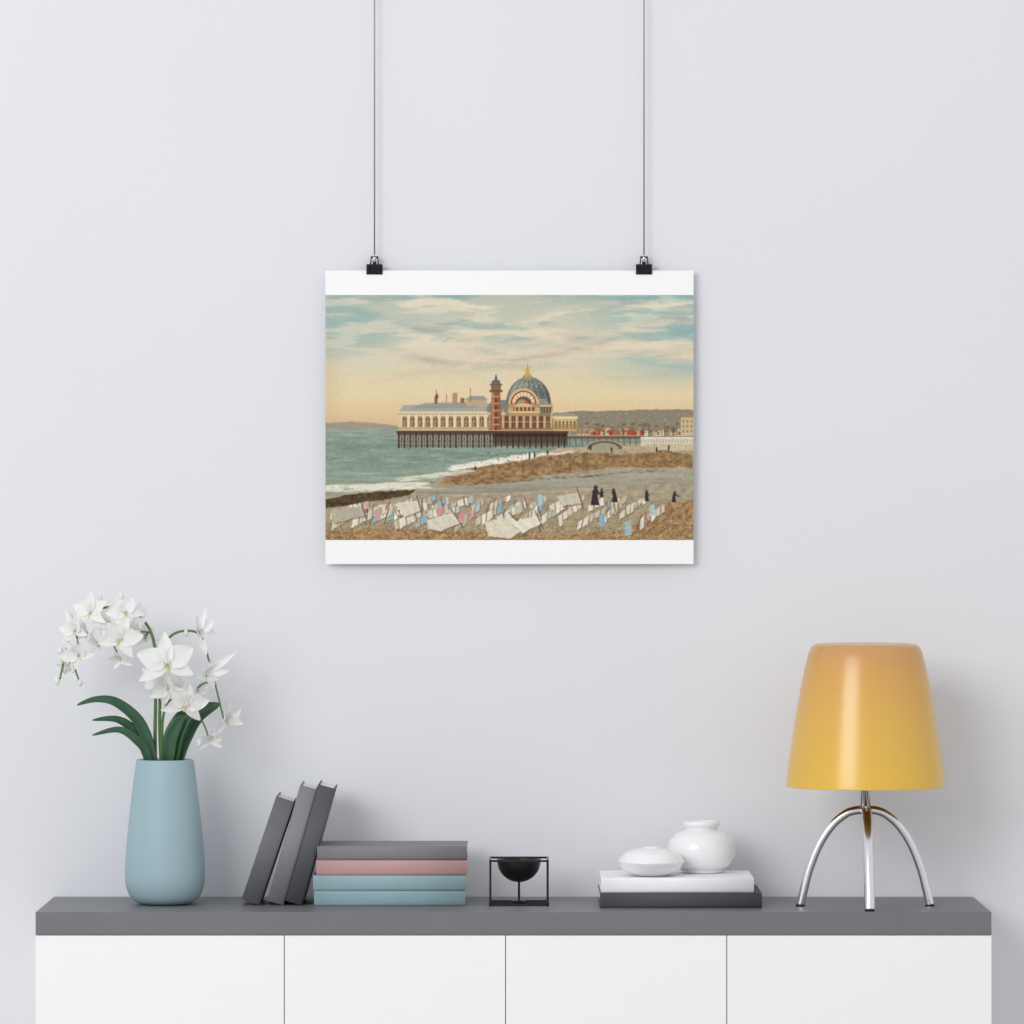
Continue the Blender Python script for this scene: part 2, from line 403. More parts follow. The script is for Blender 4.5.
# little people on the shore
for (u, v, h) in [(529, 459, 6), (534, 458, 5), (547, 455, 4), (590, 450, 4), (611, 452, 4), (475, 470, 3), (656, 452, 4), (668, 450, 4)]:
    ell(u, v-h, .8, .9, (50, 40, 36), n=12); rect(u-.8, v-h, u+.8, v, (54, 44, 40))
for k in range(90):
    u = R.uniform(480, 690); v = R.uniform(452, 466); ell(u, v, R.uniform(.5, 1.6), R.uniform(.4, 1), R.choice([(94, 74, 54), (186, 158, 118), (112, 92, 66)]), .7, n=10)
# foreground pebbles
fill_tex(rough_poly([(600, 541), (630, 530), (648, 520), (658, 510), (668, 503), (693, 500), (693, 541)], 1.5, 12), brown*1.06)
fill_tex(rough_poly([(325, 541), (325, 531), (380, 528), (470, 532), (560, 535), (650, 530), (693, 520), (693, 541)], 1.5, 13), brown*1.08)
for k in range(2400):
    u = R.uniform(325, 693); v = 541-abs(R.gauss(0, 14))
    if v < 503: continue
    ell(u, v, R.uniform(.3, 1.0), R.uniform(.3, .7), R.choice([(104, 84, 60), (204, 184, 148), (136, 112, 82), (92, 74, 56), (180, 152, 114), (216, 200, 168)]), .7, n=8)
# drying laundry: diagonal lines receding to the upper right
def cloth(p, w, h, d, c, sw):
    du, dv = d; a = p; b2 = (p[0]+w*du, p[1]+w*dv)
    lo = []
    for k in range(5):
        t = k/4; lo.append((b2[0]+(a[0]-b2[0])*t+sw+R.uniform(-.3, .3), b2[1]+(a[1]-b2[1])*t+h+math.sin(t*6+h)*.5+R.uniform(-.3, .3)))
    polyf([(x+.9, y+1.0) for x, y in [a, b2]+lo], (112, 96, 74), .5)
    polyf([a, b2]+lo, c, .96)
    for q in range(max(1, int(w/2.4))):
        t = R.random(); x0 = a[0]+(b2[0]-a[0])*t; y0 = a[1]+(b2[1]-a[1])*t; k2 = R.choice([.86, .91, 1.05])
        polyf([(x0, y0), (x0+.7, y0), (x0+.8+sw*.8, y0+h*.9), (x0+sw*.8, y0+h*.9)], tuple(min(252, x*k2) for x in c), .7)
    return b2
COL = [(214, 209, 194), (226, 221, 206), (236, 232, 220), (206, 200, 184), (194, 188, 172), (230, 222, 200), (218, 212, 196), (244, 241, 230), (230, 226, 212)]
TINT = [(178, 200, 206), (150, 190, 206), (216, 168, 166), (204, 190, 162), (222, 148, 158), (140, 182, 204), (190, 206, 206)]
def pole(x, y, h, sl, wd): seg((x-sl*.3, y-h*.28), (x+sl, y+h), wd, R.choice([(96, 76, 56), (118, 98, 74), (78, 62, 48)]), .92)
rows = []
for k in range(17): rows.append((332+k*20.5, 531-(k % 3)*3-(3 if k > 13 else 0), R.uniform(26, 38), 34+k*.6))
for k in range(13): rows.append((392+k*19.5, 513-(k % 2)*3, R.uniform(16, 24), 30))
for k in range(10): rows.append((330+k*9.5, 520-(k % 3)*4, R.uniform(12, 18), 12))
rows = [r for r in rows if not (r[0] > 640 and r[1] > 522)]
rows.sort(key=lambda r: r[1])
for (u, v, ln, an) in rows:
    an += R.uniform(-6, 8); d0_ = (math.cos(math.radians(an)), -math.sin(math.radians(an))*.85)
    # paint far end first so that nearer cloths overlap
    items = []; t = 0.0
    while t < ln:
        persp = (.62+(v+d0_[1]*t-492)/52.)
        w = R.uniform(3.0, 6.8)*persp
        items.append((t, w, persp)); t += w+R.uniform(.4, 1.6)*persp
    sw = R.uniform(-1.6, 1.6)
    seg((u-1, v-7), (u+d0_[0]*t, v+d0_[1]*t-5), .4, (134, 116, 92), .8)
    for (t_, w, ps) in reversed(items):
        x0 = u+d0_[0]*t_; y0 = v+d0_[1]*t_-7*ps
        if x0 > 662 or y0 < 488: continue
        h = R.uniform(5.2, 8.6)*ps; c = R.choice(COL) if R.random() < .8 else R.choice(TINT)
        cloth((x0, y0), w, h, d0_, c, sw*ps)
        if R.random() < .38: pole(x0, y0, h+3*ps, R.choice([-1, 1])*R.uniform(1.5, 4)*ps, .5*ps+.2)
# a few bigger sheets
for q, c in [([(330, 509), (362, 506), (366, 515), (350, 519), (333, 523)], (184, 179, 162)), ([(396, 503), (418, 500), (421, 510), (404, 517)], (222, 217, 200)),
             ([(426, 520), (452, 513), (462, 522), (440, 531), (428, 529)], (222, 217, 200)), ([(484, 522), (510, 517), (527, 526), (510, 538), (488, 536)], (226, 221, 204)),
             ([(511, 523), (536, 515), (542, 523), (522, 533)], (234, 230, 216)), ([(556, 496), (578, 492), (582, 503), (562, 506)], (206, 201, 186))]:
    q2 = rough_poly(q, .5, int(q[0][0]))
    polyf([(a+1.0, b_+1.3) for a, b_ in q2], (112, 96, 74), .6); polyf(q2, c, .95)
    for k in range(5):
        t = (k+.5)/5; a = (q[0][0]+(q[1][0]-q[0][0])*t, q[0][1]+(q[1][1]-q[0][1])*t); b_ = (q[-1][0]+(q[2][0]-q[-1][0])*t, q[-1][1]+(q[2][1]-q[-1][1])*t)
        seg(a, b_, 1.4, tuple(min(250, x*(.92 if k % 2 else 1.04)) for x in c), .6)
    seg((q[1][0]-2, q[1][1]-5), (q[2][0]+1, q[2][1]+6), .8, (92, 74, 56))
for (u, v, s_, c) in [(378, 514, 6, (206, 160, 156)), (462, 517, 5, (220, 146, 156)), (540, 500, 6, (178, 202, 210)), (602, 520, 7, (134, 178, 200)), (628, 528, 8, (156, 194, 208)), (652, 510, 6, (174, 204, 212))]:
    polyf([(u-s_*.5, v-s_*.8), (u+s_*.3, v-s_*1.0), (u+s_*.4, v+s_*.8), (u-s_*.5, v+s_*1.0)], c, .9)
# women among the laundry
for (u, v, h, lean) in [(594, 505, 20, 1), (614, 502, 14, -1), (646, 501, 11, 0), (673, 502, 11, 1), (601, 497, 9, 0)]:
    polyf([(u-h*.2, v), (u-h*.13, v-h*.45), (u-h*.15+lean, v-h*.74), (u-h*.07+lean, v-h*.8), (u+h*.07+lean, v-h*.8), (u+h*.15+lean, v-h*.74), (u+h*.14, v-h*.45), (u+h*.24, v)], (54, 48, 50))
    ell(u+lean, v-h*.88, h*.085+.3, h*.1+.3, (70, 54, 46), n=16); seg((u+lean, v-h*.7), (u+lean*3+h*.25, v-h*.5), h*.08+.2, (60, 52, 52))
# photographic texture, old print grain, slight softness
fine = np.random.RandomState(3).rand(H//2, W//2).repeat(2, 0).repeat(2, 1)
low = sstep(425, 435, vv)
img = img*(1+(fbm(240, 180, 2, 77)[..., None]-.5)*(0.05+0.09*low[..., None]))*(1+(fine[..., None]-.5)*(0.025+0.06*low[..., None]))
g = (img*np.array([.3, .59, .11])).sum(-1, keepdims=True)
img = g+(img-g)*0.95
img = img*np.array([0.98, 0.97, 0.945])
k5 = np.array([1, 3, 4, 3, 1.])/12
def blur(a, ax): return sum(np.roll(a, i-2, axis=ax)*k5[i] for i in range(5))
img = blur(blur(img, 0), 1)
img = np.clip(img, 0, 255)

D = 2
img2 = img.reshape(H//D, D, W//D, D, 3).mean((1, 3))/255.0
hh_, ww_ = img2.shape[:2]
lin2 = np.where(img2 <= 0.04045, img2/12.92, ((img2+0.055)/1.055)**2.4)

yp = -0.022
px0, px1 = X(325.5, yp), X(693.5, yp); pz1, pz0 = Z(270.5, yp), Z(564, yp)
iz1, iz0 = Z(295, yp), Z(540, yp)
M_paper = mat('poster_paper', (248, 248, 249), 0.75, spec=0.2)
M_print = bpy.data.materials.new('poster_ink'); M_print.use_nodes = True
nt = M_print.node_tree; b = nt.nodes['Principled BSDF']
at = nt.nodes.new('ShaderNodeAttribute'); at.attribute_name = 'ink'
nt.links.new(at.outputs['Color'], b.inputs['Base Color']); b.inputs['Roughness'].default_value = 0.7; b.inputs['Specular IOR Level'].default_value = 0.15
poster = empty('art_print_poster', (0, 0, 0))
box('paper', px0, px1, yp, yp+0.0008, pz0, pz1, M_paper, 0, poster)
xs = np.linspace(px0, px1, ww_); zs = np.linspace(iz1, iz0, hh_)
gx, gz = np.meshgrid(xs, zs)
co = np.stack([gx, np.full_like(gx, yp-0.0003), gz], -1).reshape(-1, 3)
idx = np.arange(hh_*ww_).reshape(hh_, ww_)
quads = np.stack([idx[1:, :-1], idx[1:, 1:], idx[:-1, 1:], idx[:-1, :-1]], -1).reshape(-1, 4)
me = bpy.data.meshes.new('printed_scene')
me.vertices.add(len(co)); me.vertices.foreach_set('co', co.astype(np.float32).ravel())
me.loops.add(quads.size); me.loops.foreach_set('vertex_index', quads.astype(np.int32).ravel())
me.polygons.add(len(quads)); me.polygons.foreach_set('loop_start', (np.arange(len(quads))*4).astype(np.int32))
me.update(calc_edges=True)
ca = me.color_attributes.new('ink', 'FLOAT_COLOR', 'POINT')
rgba = np.ones((hh_*ww_, 4), np.float32); rgba[:, :3] = lin2.reshape(-1, 3)
ca.data.foreach_set('color', rgba.ravel())
me.materials.append(M_print)
pr = bpy.data.objects.new('printed_scene', me); link(pr, poster)

# ------------------------------------------------------------------ clips and wires
M_black = mat('black_metal', (22, 22, 24), 0.35, 0.3, spec=0.5)
M_wire = mat('steel_wire', (150, 150, 154), 0.45, 0.4)
M_chr = mat('chrome', (226, 226, 230), 0.22, 1.0)
s = sc_at(yp)
for i, u in enumerate((374.5, 644.0)):
    cx = X(u, yp); zc = pz1
    cl = empty('binder_clip', (cx, yp+0.0004, zc))
    w = 8*s; d0 = 0.0075
    V, Fc = [], []
    prof = [(-0.0013, -3.6*s), (-d0, 5*s), (-d0+0.0006, 6*s), (d0-0.0006, 6*s), (d0, 5*s), (0.0013, -3.6*s)]
    for sx in (-w, w):
        for (yy, zz) in prof: V.append((sx, yy, zz))
    n = len(prof)
    for k in range(n-1): Fc.append((k, k+1, n+k+1, n+k))
    body = mesh_ob('body', V, Fc, M_black, False, cl)
    sol = body.modifiers.new('thickness', 'SOLIDIFY'); sol.thickness = 0.0008; sol.offset = 0
    lips = [([(-w, -0.0016, -3.6*s), (w, -0.0016, -3.6*s)], 0.0009), ([(-w, 0.0016, -3.6*s), (w, 0.0016, -3.6*s)], 0.0009)]
    tubes('jaw_lips', lips, M_black, cl, 8)
    hl = []
    for sy in (-1, 1):
        hl.append(([(-5*s, sy*0.0022, -3*s), (-4.6*s, sy*(d0+.001), 5*s), (-3.6*s, sy*0.0065, 8*s), (-3.4*s, sy*.006, 13.6*s), (3.4*s, sy*.006, 13.6*s), (3.6*s, sy*0.0065, 8*s), (4.6*s, sy*(d0+.001), 5*s), (5*s, sy*0.0022, -3*s)], 0.0012))
    tubes('handles', hl, M_black, cl, 8)
    lathe('cable_stop', [(0, 6*s), (1.9*s, 6*s), (1.9*s, 14.5*s), (1.3*s, 15.6*s), (0, 15.8*s)], M_chr, 20, cl)
    tubes('pin', [([(-3.6*s, 0, 12.6*s), (3.6*s, 0, 12.6*s)], 0.0010)], M_black, cl, 8)
    hw = empty('hanging_wire', (cx, yp+0.0004, 0))
    tubes('cable', [([(0, 0, zc+15.4*s), (0, 0, 2.9)], 0.0015)], M_wire, hw, 10)
    tubes('wall_hook', [([(0, 0, 2.895), (0, 0.0, 2.905), (0, 0.022, 2.91)], 0.004)], M_chr, hw, 12)

# ------------------------------------------------------------------ vase
yv = -0.20; s = sc_at(yv)
M_vase = mat('vase_blue_glaze', (154, 180, 188), 0.5, spec=0.35, noise=0.015, nscale=12)
prof = [(0, 0), (15, 0), (24, .8), (31, 4), (36, 10), (39.3, 20), (40, 32), (39.3, 48), (37.4, 72), (34.6, 98), (31.4, 124), (28.9, 142), (28.4, 144.4)]
prof = smooth_profile(prof, 5)
inner = [(27.4, 144.8), (26.4, 144), (28.5, 122), (34, 80), (36.5, 40), (33, 12), (20, 4), (0, 3.4)]
vx = X(165, yv)
lathe('vase', [(r*s, z*s) for r, z in prof+inner], M_vase, 96, None, (vx, yv, TOP))

# ------------------------------------------------------------------ orchid
M_petal = bpy.data.materials.new('petal_white'); M_petal.use_nodes = True
nt = M_petal.node_tree; b = nt.nodes['Principled BSDF']; out = nt.nodes['Material Output']
b.inputs['Base Color'].default_value = lin((245, 246, 245)); b.inputs['Roughness'].default_value = 0.6; b.inputs['Specular IOR Level'].default_value = 0.2
tr = nt.nodes.new('ShaderNodeBsdfTranslucent'); tr.inputs['Color'].default_value = lin((245, 247, 243))
mx = nt.nodes.new('ShaderNodeMixShader'); mx.inputs[0].default_value = 0.3
nt.links.new(b.outputs[0], mx.inputs[1]); nt.links.new(tr.outputs[0], mx.inputs[2]); nt.links.new(mx.outputs[0], out.inputs['Surface'])
M_lip = mat('lip_yellow_green', (206, 200, 140), 0.5, noise=0.1, nscale=200)
M_stem = mat('stem_green', (84, 118, 62), 0.5, noise=0.08, nscale=60)
M_leaf = mat('leaf_green', (44, 86, 58), 0.38, spec=0.5, noise=0.12, nscale=40)
orch = empty('white_orchid', (vx, yv, TOP))
def L(u, v, dy=0.0):
    return Vector(((u-165)*s, dy, (905-v)*s))

PV, PF = [], []; LV, LF = [], []
def add_petal(M, length, width, curl, cup, target=(PV, PF), tip=0.5, wav=0.0):
    nu, nv = 11, 7
    V, Fc = target; o = len(V)
    for i in range(nu):
        t = i/(nu-1)
        wd = width*0.5*(math.sin(math.pi*min(1, t**tip*0.97+0.02))**0.8)+width*0.03
        for j in range(nv):
            q = (j/(nv-1))*2-1
            x = q*wd; y = t*length
            z = curl*length*t*t - cup*wd*(q*q) + wav*length*math.sin(t*9+q*3)*q*q
            V.append(M @ Vector((x, y, -z)))
    for i in range(nu-1):
        for j in range(nv-1):
            a = o+i*nv+j; Fc.append((a, a+1, a+nv+1, a+nv))
FR = random.Random(21)
def flower(u, v, r, dy, yaw=0, pitch=0, roll=0, openness=1.0):
    c = L(u, v, dy); R_ = r*s
    base = Matrix.Translation(c) @ Euler((math.radians(90+pitch), 0, math.radians(yaw)), 'XYZ').to_matrix().to_4x4() @ Matrix.Rotation(math.radians(roll), 4, 'Z')
    tilt = (1-openness)*70
    for k, a in enumerate((0, 120, 240)):
        M = base @ Matrix.Rotation(math.radians(a+FR.uniform(-8, 8)), 4, 'Z') @ Matrix.Rotation(math.radians(tilt+FR.uniform(0, 18)), 4, 'X')
        add_petal(M, R_*FR.uniform(.98, 1.15), R_*.50, FR.uniform(.05, .4), .35, tip=.75, wav=.03)
    for a in (62, -62):
        M = base @ Matrix.Translation((0, 0, R_*.04)) @ Matrix.Rotation(math.radians(a+FR.uniform(-7, 7)), 4, 'Z') @ Matrix.Rotation(math.radians(tilt+FR.uniform(2, 20)), 4, 'X')
        add_petal(M, R_*FR.uniform(.95, 1.08), R_*.78, FR.uniform(.05, .35), .3, tip=.74, wav=.045)
    M = base @ Matrix.Rotation(math.radians(180), 4, 'Z') @ Matrix.Rotation(math.radians(48), 4, 'X')
    add_petal(M, R_*.40, R_*.22, .3, -1.0, target=(LV, LF), tip=.8)
    for a in (130, -130):
        M = base @ Matrix.Rotation(math.radians(a), 4, 'Z') @ Matrix.Rotation(math.radians(60), 4, 'X')
        add_petal(M, R_*.3, R_*.24, -.2, .6, target=(PV, PF), tip=.7)
    p0 = base @ Vector((0, 0, 0)); p1 = base @ Vector((0, R_*.05, R_*.14)); p2 = base @ Vector((0, -R_*.02, R_*.24))
    vv_, ff_ = tube_data([p0, p1, p2], [R_*.07, R_*.075, R_*.03], 8)
    o = len(PV); PV.extend(vv_); PF.extend([tuple(i+o for i in f) for f in ff_])

spec = [
 (168, 664, 29, -.055, 8, -14, 8, .95), (187, 703, 22, -.045, 12, 16, -14, .88), (168, 686, 20, -.03, -20, 34, 40, .75), (158, 678, 17, -.02, -30, 10, 70, .75),
 (92, 612, 19, -.03, -20, -5, 0, .9), (126, 612, 18, -.05, 10, -8, 30, .88), (76, 630, 18, -.01, -35, 5, 15, .85), (108, 622, 17, -.02, 15, -14, 44, .8),
 (122, 638, 22, -.06, 5, 5, -20, .9), (79, 654, 18, -.02, -15, 15, 35, .82), (98, 645, 14, .02, -50, 20, 0, .7), (136, 628, 16, -.03, 30, 12, 80, .8),
 (144, 638, 14, .015, 20, 0, 12, .8), (70, 668, 15, .01, -40, 30, 0, .62), (120, 658, 14, -.02, 0, 38, 20, .68), (88, 634, 15, .0, -60, -12, 0, .7),
 (198, 632, 17, -.02, 55, -14, 20, .66), (207, 674, 17, -.03, 45, 12, -30, .68), (226, 719, 17, -.02, 45, 15, 20, .72),
 (211, 739, 13, -.03, 20, 34, 0, .66), (178, 690, 15, .0, -10, 0, 60, .8), (104, 632, 14, .01, -10, -20, 50, .8), (138, 616, 13, 0.01, 30, -20, 50, .7), (196, 690, 12, .01, 50, 10, 10, .6)]
for f in spec: flower(*f)
for (u, v, ang, l) in [(212, 670, -55, 30), (200, 630, -18, 22), (202, 640, 200, 16), (205, 632, -40, 14), (214, 674, -80, 16)]:
    M = Matrix.Translation(L(u, v, -.03)) @ Matrix.Rotation(math.radians(90), 4, 'X') @ Matrix.Rotation(math.radians(ang), 4, 'Z')
    add_petal(M, l*s, 7*s, .15, .5, tip=.6)
for (u, v, r, dy) in [(57, 682, 4, 0), (64, 670, 4, .01), (122, 597, 4, -.02), (100, 600, 4, -.01), (60, 652, 4, 0.01), (200, 744, 4, -.02), (186, 634, 3.4, 0), (70, 618, 4, 0), (80, 684, 3.4, 0)]:
    c = L(u, v, dy); vs, fs = tube_data([c+Vector((0, 0, -r*s)), c+Vector((0, 0, -r*.6*s)), c, c+Vector((0, 0, r*.8*s)), c+Vector((0, 0, r*1.4*s))], [r*.15*s, r*.6*s, r*.8*s, r*.6*s, r*.1*s], 10)
    o = len(PV); PV.extend(vs); PF.extend([tuple(i+o for i in f) for f in fs])
mesh_ob('petals', PV, PF, M_petal, True, orch)
mesh_ob('lips', LV, LF, M_lip, True, orch)

def cr(pts, n=8):
    P = [pts[0]]+pts+[pts[-1]]; o = []
    for i in range(1, len(P)-2):
        p0, p1, p2, p3 = P[i-1:i+3]
        for k in range(n):
            t = k/n; o.append(0.5*((2*p1)+(-p0+p2)*t+(2*p0-5*p1+4*p2-p3)*t*t+(-p0+3*p1-3*p2+p3)*t**3))
    o.append(pts[-1]); return o
ST = []
def stem(pts, r0, r1):
    p = cr([L(*q) for q in pts]); n = len(p)
    ST.append((p, [(r0+(r1-r0)*i/(n-1))*s for i in range(n)]))
stem([(158, 890, 0), (156, 800, 0), (155, 740, 0), (156, 700, -.01), (157, 665, -.01), (152, 635, -.01), (140, 618, -.01), (118, 608, -.01), (92, 612, 0), (74, 626, .005), (66, 650, .005), (60, 680, .0)], 2.0, .9)
stem([(170, 890, 0.01), (164, 800, .0), (160, 740, .0), (160, 700, .0), (162, 660, .0), (168, 640, .0), (182, 632, .0), (200, 636, 0), (210, 664, -.01), (218, 695, -.01), (224, 720, -.01)], 1.9, .8)
stem([(160, 890, -0.01), (160, 800, -.01), (162, 745, -.01), (164, 715, -.015), (172, 700, -.02), (190, 706, -.025), (204, 724, -.02), (210, 742, -.02)], 1.7, .8)
for (a, bq) in [((150, 633, -.01), (122, 640, -.05)), ((138, 617, -.01), (128, 612, -.04)), ((157, 668, -.01), (168, 664, -.05)), ((105, 609, 0), (94, 613, -.02)),
                ((74, 628, .005), (80, 654, -.015)), ((92, 612, 0), (104, 632, .01)), ((152, 635, -.01), (144, 640, .015)), ((66, 650, .0), (70, 668, .01)), ((120, 610, 0), (122, 600, -.02)),
                ((100, 628, .0), (120, 658, -.015)), ((186, 704, -.02), (190, 704, -.035)), ((162, 670, 0), (160, 680, -.015)), ((164, 700, -.01), (178, 690, -.0)), ((215, 685, -.01), (196, 690, .01)), ((66, 655, .0), (80, 684, 0))]:
    m_ = tuple((x+y)/2 for x, y in zip(a, bq)); stem([a, (m_[0], m_[1]-4, m_[2]), bq], 1.0, .8)
tubes('stems', ST, M_stem, orch, 8)

def leaf(name, pts, width, face=0.0):
    path = cr([L(*q) for q in pts], 8); n = len(path); V, Fc = [], []; nv = 7
    for i, p in enumerate(path):
        t = i/(n-1); tg = (path[min(i+1, n-1)]-path[max(i-1, 0)]).normalized()
        side = tg.cross(Vector((0, -1, face))).normalized(); nr = side.cross(tg).normalized()
        wd = width*s*.5*(math.sin(math.pi*min(1, .12+.88*t))**.75 if t < 1 else 0)+0.0003
        for j in range(nv):
            q = j/(nv-1)*2-1; V.append(p+side*q*wd+nr*(abs(q)**1.5)*wd*.35)
    for i in range(n-1):
        for j in range(nv-1):
            a = i*nv+j; Fc.append((a, a+1, a+nv+1, a+nv))
    ob = mesh_ob(name, V, Fc, M_leaf, True, orch)
    m = ob.modifiers.new('thickness', 'SOLIDIFY'); m.thickness = 0.0008
leaf('leaf_1', [(157, 800, -.01), (152, 757, -.015), (140, 724, -.02), (118, 704, -.03), (98, 700, -.04), (79, 705, -.05)], 12, .9)
leaf('leaf_2', [(155, 800, -.0), (149, 757, -.01), (136, 733, -.02), (118, 720, -.03), (94, 720, -.045)], 10, .6)
leaf('leaf_3', [(154, 800, -.01), (148, 757, -.02), (138, 741, -.03), (120, 730, -.04), (94, 735, -.05)], 9, .6)
leaf('leaf_4', [(166, 800, -.01), (171, 757, -.015), (176, 733, -.02), (190, 713, -.02), (220, 704, -.01)], 19, .2)
leaf('leaf_5', [(168, 800, -.0), (178, 757, .0), (186, 735, .01), (198, 718, .02), (219, 706, .03)], 15, .1)
leaf('leaf_6', [(163, 800, -.015), (169, 757, -.025), (172, 738, -.03), (180, 722, -.035), (186, 716, -.04)], 13, .1)

# ------------------------------------------------------------------ books
M_pages = mat('book_pages', (226, 222, 212), 0.8, bump=0.4, bscale=400)
def book(length, depth, th, rgb, name='book'):
    """lies flat; spine faces -Y; x: centred, y: 0..depth, z: 0..th"""
    m = mat(name+'_cloth', rgb, 0.6, spec=0.3, noise=0.03, nscale=25, bump=0.15, bscale=500)
    bm = bmesh.new(); c = 0.0026; hx = length/2
    bm_box(bm, -hx, hx, 0.004, depth, 0, c, .0007, 0)
    bm_box(bm, -hx, hx, 0.004, depth, th-c, th, .0007, 0)
    n = 8; ring = []
    for i in range(n+1):
        a = -math.pi/2 + math.pi*i/n
        ring.append((0.0045-0.0045*math.cos(a)**.8 if 0 < i < n else 0.0045, th/2+th/2*math.sin(a)))
    inner = [(y+.0022, th/2+(z-th/2)*.86) for y, z in ring]
    va = [[bm.verts.new((x, y, z)) for (y, z) in ring] for x in (-hx, hx)]
    vb = [[bm.verts.new((x, y, z)) for (y, z) in inner] for x in (-hx, hx)]
    for i in range(n):
        bm.faces.new((va[0][i], va[0][i+1], va[1][i+1], va[1][i])).smooth = True
        bm.faces.new((vb[0][i], vb[1][i], vb[1][i+1], vb[0][i+1]))
        for q in (0, 1): bm.faces.new((va[q][i], vb[q][i], vb[q][i+1], va[q][i+1]))
    bm_box(bm, -hx+.003, hx-.003, .005, depth-.004, c, th-c, 0, 1)
    bmesh.ops.recalc_face_normals(bm, faces=bm.faces)
    return bm_ob(name, bm, [m, M_pages])
yb = -0.248; s = sc_at(yb)
z = TOP
for (u0, u1, h, col, dy, dd) in [(314, 465, 15.2, (142, 170, 177), 0, .19), (313, 465.5, 15.4, (148, 176, 183), .001, .185), (316, 467, 15.2, (192, 154, 155), .003, .185), (317, 467, 13.8, (130, 130, 133), .004, .175)]:
    o = book((u1-u0)*s, dd, h*s-.0003, col)
    o.location = (X((u0+u1)/2, yb), yb+dy, z); z += h*s
yr = -0.30; s = sc_at(yr)
o = book(162*s, .235, 15*s-.0003, (78, 79, 84)); o.location = (X(681, yr), yr, TOP)
o = book(153*s, .215, 15*s-.0003, (243, 243, 245)); o.location = (X(677.5, yr), yr+.004, TOP+15*s)
zr = TOP+30*s
yl = -0.235; s = sc_at(yl)
for (u, ang, ln, th, col, dd) in [(302, 15.8, 121, 17.5, (88, 89, 93), .16), (283.5, 15.9, 120.5, 17.0, (132, 132, 136), .162), (259.5, 18.6, 109, 19.0, (106, 107, 111), .155)]:
    o = book(ln*s, dd, th*s, col)
    M = Matrix.Translation((X(u, yl), yl, TOP+.0004)) @ Matrix.Rotation(math.radians(ang), 4, 'Y') @ Matrix.Rotation(math.radians(-90), 4, 'Y') @ Matrix.Translation((ln*s/2, 0, 0))
    o.matrix_world = M

# ------------------------------------------------------------------ candle holder (wire cube + bowl)
yc = -0.250; s = sc_at(yc); w = 29.8*s; h = 46*s; dp = 56*s; q = 1.0*s
ch = empty('candle_holder', (X(519, yc), yc+dp/2, TOP))
bm = bmesh.new()
for zz in (q, h-q):
    for yy in (-dp/2+q, dp/2-q): bm_box(bm, -w, w, yy-q, yy+q, zz-q, zz+q, .0003)
    for xx in (-w+q, w-q): bm_box(bm, xx-q, xx+q, -dp/2, dp/2, zz-q*.98, zz+q*.98, .0003)
for xx in (-w+q, w-q):
    for yy in (-dp/2+q, dp/2-q): bm_box(bm, xx-q*.98, xx+q*.98, yy-q*.98, yy+q*.98, 0, h, .0003)
bm_ob('frame', bm, M_black, ch)
zb = h-2*s-22*s
prof = [(0, zb)]+[(22*s*math.sin(a), zb+22*s*(1-math.cos(a))) for a in np.linspace(.1, math.pi/2, 14)]
prof += [(22*s, zb+23.5*s), (20.6*s, zb+23.5*s)]+[(20.6*s*math.sin(a), zb+22*s-20.6*s*math.cos(a)) for a in np.linspace(math.pi/2, .02, 12)]
lathe('bowl', prof, M_black, 64, ch)
lathe('stand', [(0, q*2), (7*s, q*2), (7*s, q*2+1.2*s), (1.1*s, q*2+1.5*s), (1.1*s, zb+.6*s), (0, zb+.6*s)], M_black, 32, ch)
bm = bmesh.new()
bm_box(bm, -w+q, w-q, -q*.8, q*.8, .0001, 2*q-.0001, 0); bm_ob('base_bar', bm, M_black, ch)

# ------------------------------------------------------------------ ceramics
M_cer = mat('white_ceramic', (238, 239, 241), 0.25, spec=0.5, coat=0.3)
y1 = -0.236; s = sc_at(y1)
pf = smooth_profile([(0, 0), (14, .2), (18, 1), (27, 5), (32.6, 12.5), (32.4, 16), (27, 22.5), (18, 26.5), (9.5, 27.8), (8.2, 28.8), (7.2, 28.4)], 6)+[(6.4, 26), (9, 25), (20, 22), (27, 14), (20, 5), (0, 3)]
lathe('ceramic_bud_vase', [(r*s, zz*s) for r, zz in pf], M_cer, 80, None, (X(651, y1), y1, zr))
y2 = -0.145; s = sc_at(y2)
pf = smooth_profile([(0, 0), (17, 0), (20, 1), (21, 3), (27, 7), (32.6, 15), (34, 23), (32.4, 31), (27, 38), (19, 42.2), (16.2, 43.4), (15.6, 45), (17.6, 46.5), (18.6, 49), (17.6, 51.2), (15.5, 51.6)], 6)+[(14, 49), (13.6, 44), (20, 40), (30, 30), (30, 18), (20, 5), (0, 3)]
lathe('ceramic_jar', [(r*s, zz*s) for r, zz in pf], M_cer, 80, None, (X(701.5, y2), y2, zr))

# ------------------------------------------------------------------ table lamp
yL = -0.262; s = sc_at(yL)
lamp = empty('table_lamp', (X(865.5, yL), yL, TOP))
M_shade = bpy.data.materials.new('amber_glass'); M_shade.use_nodes = True
nt = M_shade.node_tree; b = nt.nodes['Principled BSDF']
tc = nt.nodes.new('ShaderNodeTexCoord'); sp = nt.nodes.new('ShaderNodeSeparateXYZ'); mr = nt.nodes.new('ShaderNodeMapRange'); rp = nt.nodes.new('ShaderNodeValToRGB')
nt.links.new(tc.outputs['Object'], sp.inputs[0]); nt.links.new(sp.outputs['Z'], mr.inputs['Value'])
mr.inputs['From Min'].default_value = 121*s; mr.inputs['From Max'].default_value = 264*s
nt.links.new(mr.outputs[0], rp.inputs[0]); nt.links.new(rp.outputs[0], b.inputs['Base Color'])
e = rp.color_ramp.elements
e[0].position = 0; e[0].color = lin((226, 182, 66)); e[1].position = 1; e[1].color = lin((198, 148, 94))
n_ = e.new(.45); n_.color = lin((220, 174, 76))
n_ = e.new(.8); n_.color = lin((212, 160, 84))
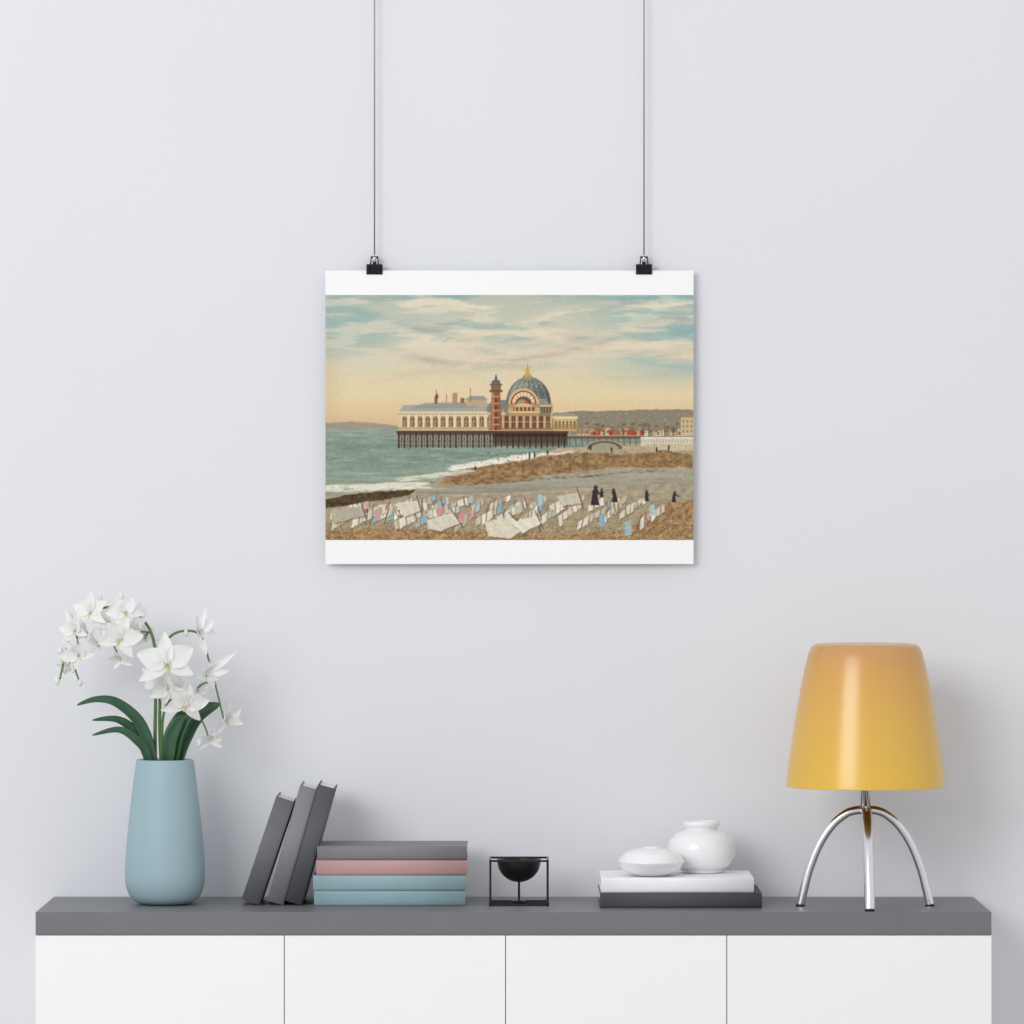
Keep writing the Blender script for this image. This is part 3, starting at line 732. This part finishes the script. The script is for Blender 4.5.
b.inputs['Roughness'].default_value = 0.27; b.inputs['Coat Weight'].default_value = 0.2; b.inputs['Coat Roughness'].default_value = 0.2
sh = [(0, 263.6), (30, 263.5), (46, 263), (52, 261.4), (55.5, 257), (58.5, 248), (63.5, 226), (68.5, 198), (73, 169), (77, 142), (79.6, 122), (79.4, 120.8)]
sh = smooth_profile(sh, 6)+[(78.4, 120.8), (78, 122), (71.5, 170), (62, 226), (54, 255), (44, 261), (0, 261.6)]
lathe('shade', [(r*s, zz*s) for r, zz in sh], M_shade, 128, lamp)
tubes('stem', [([(0, 0, 92*s), (0, 0, 263*s)], 5.0*s)], M_chr, lamp, 32)
lathe('socket', [(0, 128*s), (9*s, 128*s), (9*s, 155*s), (0, 155*s)], M_chr, 32, lamp)
r_ = 66*s
def leg(ang, nm, rr, tk=4.3):
    dx, dy = math.sin(ang), -math.cos(ang)
    pts = [Vector((dx*a*rr, dy*a*rr, zz*s)) for a, zz in [(0, 96.5), (.14, 96.2), (.30, 92.5), (.50, 81.5), (.69, 63), (.84, 39), (.93, 17), (.985, 1.2)]]
    tubes(nm, [(cr(pts, 8), tk*s)], M_chr, lamp, 24)
    lathe(nm+'_foot', [(0, 0), (4.8*s, 0), (4.8*s, 1.2*s), (4.2*s, 2*s), (0, 2*s)], M_black, 24, lamp, (dx*rr*.985, dy*rr*.985, 0))
leg(math.radians(95), 'leg_right', r_); leg(math.radians(-95), 'leg_left', r_); leg(0, 'leg_front', r_*.95, 5.2)

# ------------------------------------------------------------------ lights
w_ = bpy.data.worlds.new('World'); sc.world = w_; w_.use_nodes = True
bg = w_.node_tree.nodes['Background']; bg.inputs[0].default_value = (0.965, 0.975, 1.0, 1); bg.inputs[1].default_value = 0.83
def area(name, loc, tgt, sx, sy, power, col=(1, 1, 1)):
    l = bpy.data.lights.new(name, 'AREA'); l.shape = 'RECTANGLE'; l.size = sx; l.size_y = sy; l.energy = power; l.color = col
    o = bpy.data.objects.new(name, l); o.location = loc
    o.rotation_euler = (Vector(tgt)-Vector(loc)).to_track_quat('-Z', 'Y').to_euler(); link(o)
area('window_light', (-4.0, -8.2, 4.0), (0, 0, 1.3), 4.2, 3.2, 310, (1, .99, .98))

cam = bpy.data.cameras.new('camera'); cam.sensor_width = 36; cam.lens = F/1024*36; cam.clip_end = 100
co_ = bpy.data.objects.new('camera', cam); co_.location = (0, CAMY, CAMZ); co_.rotation_euler = (math.radians(90), 0, 0); link(co_)
sc.camera = co_
